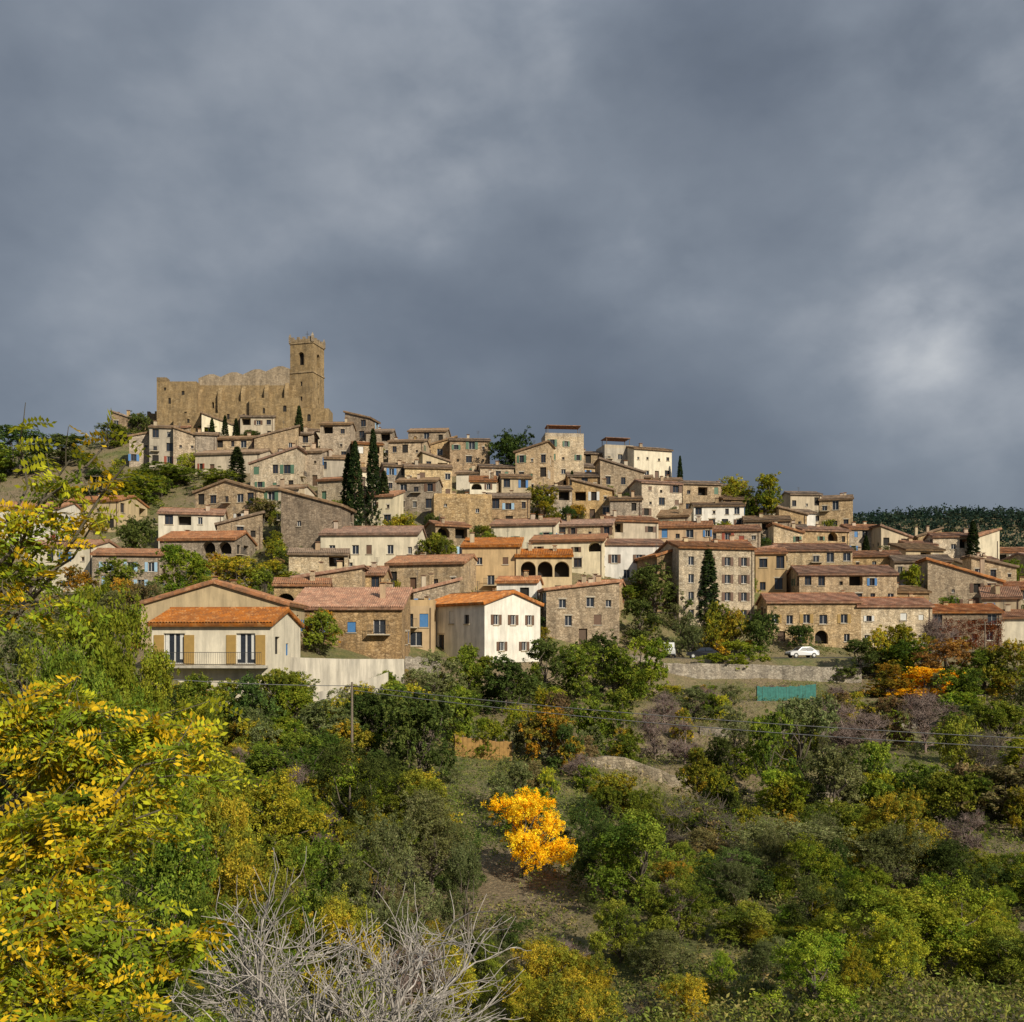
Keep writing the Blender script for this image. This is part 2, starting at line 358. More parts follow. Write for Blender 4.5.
    for i in range(nc):
        cx=rs.uniform(-W*.4,W*.4); cy=D*rs.uniform(.3,.6); cw=rs.uniform(.22,.36); ct=H+rise*.8+rs.uniform(.5,1.1)
        P.box('chimney',rs.choice(['beige','st1','pink']),(cx,cy,0),X,(0,1,0),-cw,cw,H-.5,ct,-.25,.25)
        P.box('chimney_cap','rt',(cx,cy,0),X,(0,1,0),-cw-.08,cw+.08,ct+.15,ct+.21,-.33,.33)
        P.box('chimney_pots','pink',(cx,cy,0),X,(0,1,0),-cw*.7,cw*.7,ct,ct+.16,-.15,.15)
    if rs.random()<.3:
        cx=rs.uniform(-W*.4,W*.4); zt=H+rise+rs.uniform(1.2,2)
        P.box('tv_antenna','metal',(cx,D*.5,0),X,(0,1,0),-.02,.02,H+rise-.1,zt,-.02,.02)
        for q in range(4): P.box('tv_antenna','metal',(cx,D*.5,0),X,(0,1,0),-.35+.04*q,.35-.04*q,zt-.1-q*.16,zt-.07-q*.16,-.02,.02)
    if rs.random()<.4: P.box('drainpipe','fb',(-W/2,0,0),X,n,W-.45,W-.36,-1,H-.2,.01,.09)
    nm=name or ('stone_house' if wm.startswith('st') else 'plastered_house')
    foot.append(((xc-512)/F*d,d,W,D))
    return P,P.build(nm,((xc-512)/F*d,d,zb),math.radians(yaw)),W,H,D
def H_(*a,**k): return house(*a,**k)[1]
def W_(lst):
    def f(W,H):
        o=[]
        for (fx,fz,w,h,*r) in lst:
            d=dict(s=fx*W-w/2,z=fz*H,w=w,h=h); 
            if r: d.update(r[0])
            o.append(d)
        return o
    return f
# ------------------------------------------------------------------ village
Bc=dict(sh='closed',sm='blue'); Y=dict(sh='open',sm='yel'); LB=dict(sh='open',sm='lblue')
L=[
(112,134,418,440,'R','st4','rb'),(130,152,438,466,'L','st2','rb'),(150,176,430,468,'F','grey','rb'),(174,200,437,468,'R','st1','rb'),(196,216,434,466,'F','st2','rb'),
(213,262,441,462,'F','st1','rb'),(255,298,437,464,'L','st1','rb'),(193,262,452,474,'F','beige','rb'),(250,297,463,492,'L','st3','rt'),(296,322,455,486,'F','st2','rb'),
(320,350,425,462,'F','st2','rb'),(318,350,458,488,'F','grey','rb'),(344,370,420,452,'R','st4','rb'),(366,392,430,458,'F','st2','rb'),(388,424,442,472,'F','st1','rb'),
(408,446,434,458,'F','st2','rb'),(424,456,446,470,'L','st1','rb'),(450,490,442,478,'F','st4','rb'),(384,410,466,492,'F','st2','rb'),(405,452,470,500,'F','st3','rb'),
(456,486,470,492,'F','cream','rb'),(480,514,466,495,'F','st1','rb'),(515,548,452,498,'L','st1','rb'),(545,584,438,492,'T','st3','rb'),(582,606,452,482,'F','st2','rb'),
(604,634,450,480,'T','grey','rt'),(632,674,452,480,'F','cream','rb'),(568,600,474,502,'F','st4','rb'),(600,644,474,506,'R','st1','rb'),(640,684,482,520,'F','st3','rt'),
(682,722,482,514,'F','st1','rb'),(540,572,492,520,'F','st2','rb'),(572,612,490,520,'R','st1','rb'),(610,642,500,530,'F','st2','rb'),(716,745,490,510,'F','st2','rb'),
(694,744,506,530,'F','white','rb'),(745,790,520,545,'F','st1','rb'),(790,822,494,526,'F','beige','rb'),(820,852,500,530,'F','st1','rb'),(848,884,526,554,'F','st2','rt'),
(770,806,528,552,'F','st3','rb'),(800,852,532,560,'F','st1','rt'),(880,912,536,562,'R','beige','rt'),(908,938,543,568,'F','st1','rt'),(934,972,536,570,'F','st3','rt'),
(968,1000,542,575,'L','cream','rt'),(996,1040,552,580,'F','white','rt'),(1030,1090,560,590,'F','st1','rt'),(852,900,554,582,'F','st1','rt'),(896,950,564,592,'F','st2','rb'),
(190,262,492,526,'G','st2','rb'),(262,300,490,520,'F','beige','rb'),(434,492,496,534,'T','st1','rb'),(488,530,500,530,'F','st4','rb'),
(160,222,516,545,'F','cream','rt'),(218,262,522,556,'L','st2','rb'),(58,122,500,532,'F','beige','rt'),(-10,60,510,548,'F','white','rt'),
(280,342,506,556,'R','st4','rb'),(396,436,482,512,'F','st2','rb'),(490,556,522,550,'F','cream','rt'),(552,612,524,552,'F','st3','rt'),(608,660,520,552,'F','beige','rt'),
(658,712,526,556,'F','pink','rt'),(706,760,530,560,'F','st1','rt'),(530,604,540,572,'F','cream','rt'),(602,664,546,582,'F','white','rt'),
(384,466,562,592,'F','st2','rt'),(756,786,556,596,'F','ochre','rt'),(780,852,548,582,'F','st3','rt'),(848,880,574,600,'F','st1','rt'),
(94,160,552,592,'F','st2','rt'),(158,236,542,582,'F','st2','ro'),(20,96,548,592,'F','cream','rt'),
(930,1000,584,612,'R','st1','ro'),(990,1050,590,618,'F','beige','ro'),(1000,1060,616,644,'F','cream','rt'),(872,932,590,612,'F','st4','rb'),
]
for i,t in enumerate(L):
    rs=random.Random(i*31+5)
    kw={}
    if t[0]==94: kw=dict(wins=W_([(.2,.55,.9,1.3,LB),(.55,.55,.9,1.3,LB),(.85,.55,.8,1.3,LB),(.25,.08,1,1.7,LB),(.7,.1,.9,1.2,LB)]))
    if t[0]==434: kw=dict(wins=W_([(.75,.6,.6,.7),(.2,.75,.5,.5)]))
    if t[0]==280: kw=dict(wins=W_([(.3,.6,.6,.8)]))
    if t[0]==602: kw=dict(wins=W_([(.2,.5,.9,1.3,dict(sh='open',sm='brown')),(.6,.5,.9,1.3,dict(sh='open',sm='brown')),(.85,.5,.7,1.0),(.4,.1,1,1.3)]))
    t=list(t); t[2]+=rs.uniform(-3,3)
    H_(*t,yaw=rs.uniform(-18,20),**kw)
H_(320,418,534,574,'F','cream','rt',yaw=-3,wins=W_([(.12,.5,.9,1.3),(.36,.5,1.,1.3),(.5,.5,.8,1.3,dict(sh='closed',sm='brown')),(.72,.5,.9,1.3),(.92,.5,.6,1.0),(.3,.1,.9,1.1),(.75,.1,.9,1.1)]))
H_(294,362,578,612,'L','st2','ro',rise=1.3,yaw=2)
H_(350,384,574,610,'F','st1','rt')
H_(462,520,546,592,'M','ochre','ro',yaw=-4,wins=W_([(.3,.6,.8,1.0),(.75,.6,.8,1.0,dict(sh='closed',sm='brown')),(.5,.15,1.0,1.4,dict(balc=1))]))
H_(516,572,556,598,'F','beige','ro',wins=W_([(.22,.5,2.1,2.2,dict(arch=1,k='open',r=1.6)),(.52,.5,2.1,2.2,dict(arch=1,k='open',r=1.6)),(.82,.5,2.1,2.2,dict(arch=1,k='open',r=1.6)),(.3,.08,.9,1.3),(.75,.08,.9,1.3)]))
H_(290,402,608,650,'M','st4','ro',D=6.5,rise=2.2,yaw=-2,wins=W_([(.14,.38,.9,1.4,dict(sh='open',sm='blue')),(.3,.4,1.,1.2,dict(sh='closed',sm='blue')),(.55,.42,.9,1.1,Bc),(.8,.38,1.3,1.5,dict(fm='fw',balc=1))]),chim=1)
H_(398,434,606,648,'T','ochre','rt',wins=W_([(.3,.5,1.0,1.5,dict(balc=1)),(.72,.5,1.0,1.5,dict(sh='closed',sm='blue')),(.5,.05,1.4,1.6)]))
H_(372,400,596,620,'F','pink','rt')
H_(546,620,590,646,'L','st1','ro',rise=1.1,yaw=6,wins=W_([(.22,.68,.9,1.1,dict(lin=True)),(.6,.7,1.,1.2,dict(lin=True)),(.85,.7,.7,.9),(.3,.36,.9,1.3,dict(lin=True)),(.7,.38,1.,1.3,dict(sh='closed',sm='brown')),(.5,.03,1.1,2.0,dict(k='door'))]))
d0=solve(500,657)-2
H_(484,542,604,659,'G','white','ro',D=12,W=7.8,yaw=38,d=d0,rise=1.3,chim=1,wins=W_([(.2,.62,.7,1.1,dict(sh='open',sm='brown')),(.5,.62,.7,1.1,dict(sh='open',sm='brown')),(.8,.62,.6,1.1,dict(sh='open',sm='brown')),(.3,.15,.7,1.0,dict(sh='open',sm='brown')),(.7,.15,.7,1.0,dict(sh='open',sm='brown'))]))
dm=solve(700,626)
H_(676,758,548,628,'F','st3','rt',D=8,yaw=14,d=dm,chim=2,wins=W_([(x,z,.85,1.25,dict(sh='open',sm='brown') if (x>.3) else {}) for x in (.16,.4,.64,.86) for z in (.12,.34,.56,.78)]))
H_(656,692,556,628,'G','st4','rt',D=8,yaw=14,d=dm+1,wins=W_([(.5,.6,.6,.9),(.35,.3,.6,.8)]))
H_(800,896,574,622,'F','st1','rt',yaw=-3)
H_(768,860,602,646,'F','st1','ro',yaw=-4,D=8,chim=1,wins=W_([(.08,.52,.9,1.2,Y),(.24,.5,.9,1.25),(.42,.52,.9,1.25,Y),(.6,.5,1.1,1.3),(.82,.52,.9,1.25,Y),(.15,.05,1.1,1.8,dict(k='door')),(.36,.08,.9,1.2,Y),(.58,.05,1.8,1.9,dict(k='open',arch=1,r=.8)),(.85,.1,.8,1.1)]))
H_(858,932,606,648,'F','st3','ro',yaw=-1,D=7,chim=1)
H_(928,1000,612,646,'F','st4','ro',yaw=-6,D=7)
H_(142,286,604,640,'G','beige','rt',rise=2.0,yaw=2,d=90,chim=2,wins=W_([(.3,.45,.6,1.2),(.5,.5,.5,1.0),(.75,.45,.6,1.2)]))
P,e,Wf,Hf,Df=house(150,272,624,669,'F','cream','ro',D=8,yaw=-4,d=76,rise=1.15,chim=0,wins=W_([(.19,.12,1.7,2.35,dict(fm='fw',french=1)),(.79,.12,1.5,2.35,dict(fm='fw',french=1)),]))
P2=Parts()
def rail(P,o,ux,n,L,z,h=1.0,m='metal',sp=.14):
    P.box('railing',m,o,ux,n,0,L,z+h,z+h+.04,0,.04); P.box('railing',m,o,ux,n,0,L,z+.1,z+.13,.01,.03)
    k=int(L/sp)
    for i in range(k+1): 
        s=i*L/k; P.box('railing',m,o,ux,n,s-.008,s+.008,z+.14,z+h,.013,.03)
o=(-Wf/2,0,0)
P2.box('balcony_slab','conc',o,X,(0,-1,0),-.2,Wf*.98,.1,.28,.01,1.2); rail(P2,(o[0],-1.12,0),X,(0,-1,0),Wf*.96,.28)
for a,b in ((.02,.105),(.275,.36),(.63,.71),(.875,.955)):
    P2.box('shutters','yel',o,X,(0,-1,0),a*Wf,b*Wf,.34,.34+2.3,.015,.06)
for q in (.19,.79):
    P2.box('curtains','wht',o,X,(0,-1,0),q*Wf-.75,q*Wf-.45,.75,2.9,-.19,-.175); P2.box('curtains','wht',o,X,(0,-1,0),q*Wf+.4,q*Wf+.66,.75,2.9,-.19,-.175)
b_=P2.build('balcony',(0,0,0)); b_.parent=e
rs=random.Random(21); made=0
cands=[(px+rs.uniform(-12,12),f) for px in range(175,1000,24) for f in (.12,.25,.38,.5,.62,.74,.86,.96)]
rs.shuffle(cands)
for px,f in cands:
    if made>=75: break
    fd=np.interp(px,C,FD)+10; sd=np.interp(px,C,SD)-3; d=fd+(sd-fd)*f
    if px<300 and d<175: continue
    Wd=rs.uniform(4.5,8.5); Dd=rs.uniform(4.5,6); x=(px-512)/F*d
    if any(abs(x-fx)<(Wd+fw)/2-.6 and d<fy+fD+.3 and d+Dd>fy-.8 for fx,fy,fw,fD in foot): continue
    z=T(x,d); row=HZ-F*z/d; Hh=rs.uniform(3.2,5.6); w2=Wd*F/d/2
    if row>645: continue
    H_(px-w2,px+w2,row-Hh*F/d,row,rs.choice('FFFLRM'),rs.choice(['st1','st2','st1','st3','st3','st4','beige','cream','white','ochre']),rs.choice(['rb','rb','rt']) if d>165 else rs.choice(['rt','rt','rb','ro']),d=d,D=Dd,yaw=rs.uniform(-22,25)); made+=1
# ------------------------------------------------------------------ church
def church():
    P=Parts(); d=226.; k=d/F
    n=(0,-1,0)
    def blk(x0,x1,yt,dep,y0=0,wins=[]):
        o=((x0-240)*k,y0,0); W=(x1-x0)*k; Ht=(434-yt)*k
        facade(P,'church',o,X,n,W,-5,Ht,wins)
        facade(P,'church',(o[0],y0+dep,0),(0,-1,0),(-1,0,0),dep,-5,Ht,[]); facade(P,'church',(o[0]+W,y0,0),(0,1,0),(1,0,0),dep,-5,Ht,[])
        facade(P,'church',(o[0]+W,y0+dep,0),(-1,0,0),(0,1,0),W,-5,Ht,[])
        P.poly('top','church',[(o[0],y0,Ht),(o[0]+W,y0,Ht),(o[0]+W,y0+dep,Ht),(o[0],y0+dep,Ht)])
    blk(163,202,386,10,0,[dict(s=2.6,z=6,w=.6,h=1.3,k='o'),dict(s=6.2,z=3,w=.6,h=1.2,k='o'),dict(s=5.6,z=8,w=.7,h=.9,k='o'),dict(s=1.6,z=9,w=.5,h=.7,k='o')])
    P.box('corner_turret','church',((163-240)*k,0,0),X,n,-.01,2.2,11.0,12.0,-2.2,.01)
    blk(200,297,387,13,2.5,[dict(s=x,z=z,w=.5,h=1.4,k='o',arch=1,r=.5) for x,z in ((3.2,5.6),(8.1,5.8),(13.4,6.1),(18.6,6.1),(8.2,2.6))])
    bays=[(200.5,222,380,376),(222,245,379,374),(245,268,376,371),(268,291,373,368)]
    for (a,b,y0,y1) in bays:
        xa,xb=(a-240)*k,(b-240)*k; z0=(434-387)*k; ze=(434-y0)*k; z1=(434-y1)*k; w=xb-xa
        prof=[(xa,ze),(xa+w*.34,ze+.75*(z1-ze)),(xa+w*.5,z1),(xa+w*.72,z1),(xa+w*.86,z1-.3),(xb,z1-.55)]
        for yy in (2.497,14.8):
            P.poly('nave_parapet','church',[(xa,yy,z0),(xb,yy,z0)]+[(p[0],yy,p[1]) for p in prof[::-1]])
        pts=[(xa,z0)]+prof+[(xb,z0)]
        for p,q in zip(pts,pts[1:]): P.poly('nave_parapet','church',[(p[0],2.497,p[1]),(q[0],2.497,q[1]),(q[0],14.8,q[1]),(p[0],14.8,p[1])])
    for i,bx in enumerate((203,223,246,269,289)):
        xa=(bx-242.)*k; w=.9; zt=(434-(391-i*1.6))*k
        P.box('buttress','church',(xa,2.5,0),X,n,0,w,-5,zt-1.6,.003,1.1)
        P.poly('buttress','church',[(xa,1.4,zt-1.6),(xa+w,1.4,zt-1.6),(xa+w,2.49,zt),(xa,2.49,zt)])
        for x in (xa,xa+w): P.poly('buttress','church',[(x,1.4,zt-1.6),(x,2.49,zt-1.6),(x,2.49,zt)])
    blk(226,262,408,4,-2.2,[dict(s=2,z=2.,w=.6,h=1.2,k='o'),dict(s=5.5,z=2.2,w=.6,h=1.,k='o')])
    blk(258,306,406,5,-3.5,[dict(s=3,z=3,w=.5,h=1.2,k='o'),dict(s=7.5,z=3.4,w=.8,h=1.4,k='o',arch=1)])
    blk(300,334,415,5,-2.5,[dict(s=3,z=1.5,w=.8,h=1.6,k='o',arch=1)])
    blk(184,228,420,3,-3.0,[dict(s=3,z=1,w=.6,h=.9,k='o')])
    rs=random.Random(4); xs=np.linspace(118,162,18)
    for a,b in zip(xs,xs[1:]):
        h=(434-(414-(a-118)*.25+rs.uniform(0,6)+ (8 if 135<a<142 else 0)))*k
        P.box('ruined_wall','church',((a-240)*k,6,0),X,n,0,(b-a)*k,-6,h,-1+rs.uniform(-.05,.05),0)
    tw=5.7; cx=(306.5-240)*k; yaw=math.radians(-16); c,s=math.cos(yaw),math.sin(yaw)
    def R(x,y): return (cx+c*x-s*y, 2+tw/2+s*x+c*y)
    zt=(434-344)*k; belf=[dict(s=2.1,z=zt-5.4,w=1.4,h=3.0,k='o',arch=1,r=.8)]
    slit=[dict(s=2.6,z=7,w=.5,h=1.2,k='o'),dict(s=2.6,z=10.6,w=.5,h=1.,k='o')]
    for (x,y,ux,nn) in ((-1,-1,(1,0),(0,-1)),(1,-1,(0,1),(1,0)),(1,1,(-1,0),(0,1)),(-1,1,(0,-1),(-1,0))):
        o=R(x*tw/2,y*tw/2); u=(c*ux[0]-s*ux[1],s*ux[0]+c*ux[1],0); m=(c*nn[0]-s*nn[1],s*nn[0]+c*nn[1],0)
        facade(P,'church',(o[0],o[1],0),u,m,tw,-4,zt,belf+slit)
        for zc in (zt-7.2,zt-.5): P.box('string_course','church',(o[0],o[1],0),u,m,-.15,tw+.15,zc,zc+.28,-.02,.17)
        for i in range(4):
            P.box('crenellation','church',(o[0],o[1],0),u,m,.25+i*1.42,.9+i*1.42,zt+.55,zt+1.1,-.45,-.02)
        P.box('tower_parapet','church',(o[0],o[1],0),u,m,.01,tw-.01,zt+.003,zt+.55,-.5,-.005)
        v=[(o[0]+a,o[1]+b) for a,b in ((-.28,-.28),(.28,-.28),(.28,.28),(-.28,.28))]
        for q in range(4):
            p1,p2=v[q],v[(q+1)%4]; P.poly('pinnacle','church',[(*p1,zt-.2),(*p2,zt-.2),(*p2,zt+1.2),(*p1,zt+1.2)]); P.poly('pinnacle','church',[(*p1,zt+1.2),(*p2,zt+1.2),(o[0],o[1],zt+2.0)])
    q=[R(x*tw/2,y*tw/2) for x,y in ((-1,-1),(1,-1),(1,1),(-1,1))]
    P.poly('tower_roof','rb',[(*p,zt-.05) for p in q])
    P.box('lightning_rod','metal',(cx,2+tw/2,0),X,n,-.04,.04,zt,zt+3.2,-.04,.04)
    P.box('lightning_rod','metal',(cx,2+tw/2,0),X,n,-.4,.4,zt+2.5,zt+2.58,-.03,.03)
    P.build('church',((240-512)*k,d-4,(HZ-434)*k))
church()
# ------------------------------------------------------------------ terrain mesh
ys=np.concatenate([np.arange(-60,20,2.5),np.arange(20,45,1.0),np.arange(45,250,.7),np.geomspace(252,6000,90)])
us=np.linspace(-1.25,1.25,360)
U,Yg=np.meshgrid(us,ys); Xg=U*(Yg+75); Zg=tz(Xg,Yg)
nr,ncg=Xg.shape; idx=np.arange(nr*ncg).reshape(nr,ncg)
Q=np.stack([idx[:-1,:-1],idx[:-1,1:],idx[1:,1:],idx[1:,:-1]],-1).reshape(-1,4)
obj('hillside_ground',np_mesh('hillside_ground',np.stack([Xg,Yg,Zg],-1).reshape(-1,3),Q,[M['ground']]))
# ------------------------------------------------------------------ vegetation
def leaves(Cn,rad,npc,size,cols,jit=.25,up=.35,asp=.5,flatz=1.0):
    Cn=np.asarray(Cn,float); n=len(Cn); rad=np.broadcast_to(rad,(n,)); K=n*npc
    dv=rng.normal(size=(K,3)); dv/=np.linalg.norm(dv,axis=1)[:,None]
    rr=rng.random(K)**.45
    Pp=np.repeat(Cn,npc,0)+dv*(rr*np.repeat(rad,npc))[:,None]*np.array([1,1,flatz])
    nn=dv*.6+rng.normal(size=(K,3))*.7+np.array([0,0,up]); nn/=np.linalg.norm(nn,axis=1)[:,None]
    t=np.cross(nn,rng.normal(size=(K,3))); t/=np.linalg.norm(t,axis=1)[:,None]+1e-9; b=np.cross(nn,t)
    s=(size*rng.uniform(.6,1.35,K))[:,None]
    V=np.stack([Pp-t*s*.5,Pp+b*s*asp*.5+t*s*.05,Pp+t*s*.5,Pp-b*s*asp*.5+t*s*.05],1).reshape(-1,3)
    Qd=np.arange(K*4).reshape(-1,4)
    cc=np.repeat(np.asarray(cols,float),npc,0)*rng.uniform(1-jit,1+jit,K)[:,None]*(1+rng.normal(0,.05,(K,3)))
    return V,Qd,np.clip(cc,0.003,1)
def tube(p0,p1,r0,r1,ns=5):
    p0=np.array(p0,float);p1=np.array(p1,float); a=p1-p0; L=np.linalg.norm(a)+1e-9;a/=L
    h=np.array([0,0,1.]) if abs(a[2])<.9 else np.array([1.,0,0]); u=np.cross(a,h);u/=np.linalg.norm(u);v=np.cross(a,u)
    th=np.arange(ns)*2*np.pi/ns; ring=np.cos(th)[:,None]*u+np.sin(th)[:,None]*v
    V=np.vstack([p0+ring*r0,p1+ring*r1]); Qd=np.array([[i,(i+1)%ns,ns+(i+1)%ns,ns+i] for i in range(ns)])
    return V,Qd
class TM:
    def __init__(s): s.V=[];s.Q=[];s.c=[];s.m=[];s.n=0
    def add(s,V,Qd,c,mi):
        s.V.append(V);s.Q.append(Qd+s.n);s.n+=len(V)
        s.c.append(np.broadcast_to(c,(len(Qd),3)));s.m.append(np.full(len(Qd),mi))
    def tube(s,p0,p1,r0,r1,c,ns=5): V,Qd=tube(p0,p1,r0,r1,ns); s.add(V,Qd,np.array(c),1)
    def branch(s,p0,p1,r0,r1,c,wob=.12,seg=3):
        p0=np.array(p0,float);p1=np.array(p1,float);L=np.linalg.norm(p1-p0);prev=p0
        for i in range(1,seg+1):
            q=p0+(p1-p0)*i/seg+(rng.normal(size=3)*wob*L*.5 if i<seg else 0)
            s.tube(prev,q,r0+(r1-r0)*(i-1)/seg,r0+(r1-r0)*i/seg,c); prev=q
    def mesh(s,name): return np_mesh(name,np.vstack(s.V),np.vstack(s.Q),[M['leaf'],M['bark']],np.concatenate(s.m),np.vstack(s.c))
PAL={'dark':[(.055,.085,.022),(.075,.115,.028),(.10,.14,.033)],'olive':[(.15,.17,.065),(.19,.21,.085),(.12,.14,.045)],
'green':[(.13,.18,.022),(.18,.235,.03),(.085,.13,.022),(.23,.27,.035)],'bright':[(.23,.29,.028),(.30,.35,.035),(.15,.23,.025)],
'yg':[(.31,.31,.03),(.21,.25,.03),(.41,.37,.03),(.15,.19,.028)],'gold':[(.85,.48,.015),(.76,.40,.01),(.90,.60,.03)],
'ochre':[(.42,.30,.03),(.30,.26,.03),(.52,.37,.03),(.19,.20,.03)],'rust':[(.25,.12,.035),(.18,.10,.03),(.34,.18,.04)],'brown':[(.22,.18,.08),(.18,.16,.06),(.28,.21,.08)],
'purple':[(.17,.11,.09),(.14,.10,.07)]}
BARK=(.13,.105,.08)
def tree_mesh(kind,hi=False,shrub=False,bare=False):
    t=TM(); pal=PAL[kind]; nl=rng.integers(13,18)
    lobes=[]; trunk_h=.14 if not shrub else .0
    for i in range(nl):
        a=rng.random()*6.28; r=.34*rng.random()**.5; z=rng.uniform(trunk_h+.12,.84)
        if i==0: z=.82;r=.05
        r*= (1.2-.95*max(0,z-.35)); lobes.append((r*math.cos(a),r*math.sin(a),z,rng.uniform(.11,.20)))
    bc=BARK if kind!='purple' else (.27,.20,.17)
    t.branch((0,0,-.1),(0,0,.6),.026,.010,bc,.05)
    for (x,y,z,r) in lobes:
        t.branch((0,0,max(.03,z*.45)),(x,y,z),.010,.004,bc,.2)
        if bare:
            for q in range(12):
                dv=rng.normal(size=3);dv[2]=abs(dv[2])*1.2;dv/=np.linalg.norm(dv); e1=np.array((x,y,z))+dv*r*1.2
                t.branch((x,y,z),e1,.0035,.0012,bc,.2,2)
                for q2 in range(7):
                    st=np.array((x,y,z))+(e1-np.array((x,y,z)))*rng.uniform(.3,1); dv=rng.normal(size=3);dv[2]=abs(dv[2]);dv/=np.linalg.norm(dv)
                    t.tube(st,st+dv*r*.8,.0022,.001,bc,3)
    nclump=54 if hi else 34; Cc=[];rd=[];cl=[]
    for (x,y,z,r) in lobes:
        base=np.array(pal[rng.integers(len(pal))])
        for q in range(nclump):
            dv=rng.normal(size=3);dv/=np.linalg.norm(dv)
            if dv[2]<-.3 and rng.random()<.6: dv[2]*=-1
            rr=r*rng.uniform(.55,1.12)*(1.35 if rng.random()<.1 else 1)
            Cc.append((x+dv[0]*rr,y+dv[1]*rr,max(z+dv[2]*rr*1.05,.03))); rd.append(rng.uniform(.022,.05))
            b=base if rng.random()<.7 else np.array(pal[rng.integers(len(pal))]); cl.append(b*rng.uniform(.65,1.35))
    if bare: 
        sel=rng.random(len(Cc))<.10; Cc=[c for c,s in zip(Cc,sel) if s]; rd=[c for c,s in zip(rd,sel) if s]; cl=[c for c,s in zip(cl,sel) if s]
    if Cc:
        V,Qd,cc=leaves(Cc,np.array(rd),32 if hi else 22,.020 if hi else .034,cl,asp=.38 if kind=='olive' else .52)
        t.add(V,Qd,cc,0)
    return t.mesh(kind+('_shrub' if shrub else '_tree'))
def cypress_mesh():
    t=TM(); t.tube((0,0,-.1),(0,0,.5),.02,.01,BARK); Cc=[];cl=[]
    for i in range(700):
        z=rng.random()**.85; w=.5*min(1,(z+.03)*7)**.5*(1-z**2.2)**.8*rng.uniform(.6,1.08); a=rng.random()*6.28
        Cc.append((w*math.cos(a),w*math.sin(a),.03+z*.95)); cl.append(np.array([(.025,.045,.018),(.04,.065,.022),(.055,.08,.025)][rng.integers(3)])*rng.uniform(.7,1.3))
    Cc=np.array(Cc); Cc[:,2]*=6
    V,Qd,cc=leaves(Cc,.10,16,.13,cl,up=.8); V[:,2]/=6
    t.add(V,Qd,cc,0); return t.mesh('cypress')
CY=[cypress_mesh() for _ in range(3)]
VAR={}
def get(kind,hi=False,shrub=False,bare=False):
    k=(kind,hi,shrub,bare)
    if k not in VAR: VAR[k]=[tree_mesh(kind,hi,shrub,bare=bare) for _ in range(2 if hi else 3)]
    return VAR[k][rng.integers(len(VAR[k]))]
NAMES={'dark':'holm_oak_tree','olive':'olive_tree','green':'deciduous_tree','bright':'ash_tree','yg':'autumn_tree','gold':'golden_maple_tree','ochre':'autumn_shrub','rust':'rust_coloured_shrub','brown':'dry_shrub','purple':'leafless_tree'}
def tree(px,top,d,wpx,kind,shrub=None,bare=False,name=None,hi=None):
    x=(px-512)/F*d; zg=T(x,d)-.15; Ht=max((HZ-top)/F*d-zg,.8); W=wpx/F*d
    sh=(Ht<1.25*W) if shrub is None else shrub; hi=(d<58) if hi is None else hi
    nm=name or NAMES[kind]
    if sh and not name and nm.endswith('_tree') and kind not in('gold','olive') and not bare: nm={'dark':'holm_oak_shrub','green':'green_shrub','bright':'green_shrub','yg':'autumn_shrub'}.get(kind,nm)
    if bare: nm='leafless_tree'
    obj(nm,get(kind,hi and not bare,sh,bare),(x,d,zg),rot=rng.random()*6.28,scale=(W*1.15,W*1.15,Ht*1.02))
def cyp(px,top,base,wpx,d=None):
    d=d or solve(px,base); x=(px-512)/F*d; zg=T(x,d)-.2; Ht=(HZ-top)/F*d-zg; W=wpx/F*d
    obj('cypress_tree',CY[rng.integers(3)],(x,d,zg),rot=rng.random()*6,scale=(W,W,Ht))
for a in ((355,440,532,17),(373,428,530,15),(299,405,452,10),(237,446,484,17),(708,545,628,22),(973,520,575,14),(680,455,482,7),(348,452,528,14),(212,418,452,8),(225,415,450,8),(236,418,450,8),(384,470,530,14),(1003,590,612,6),(572,470,500,7),(866,535,560,8),(748,500,525,8)): cyp(*a)
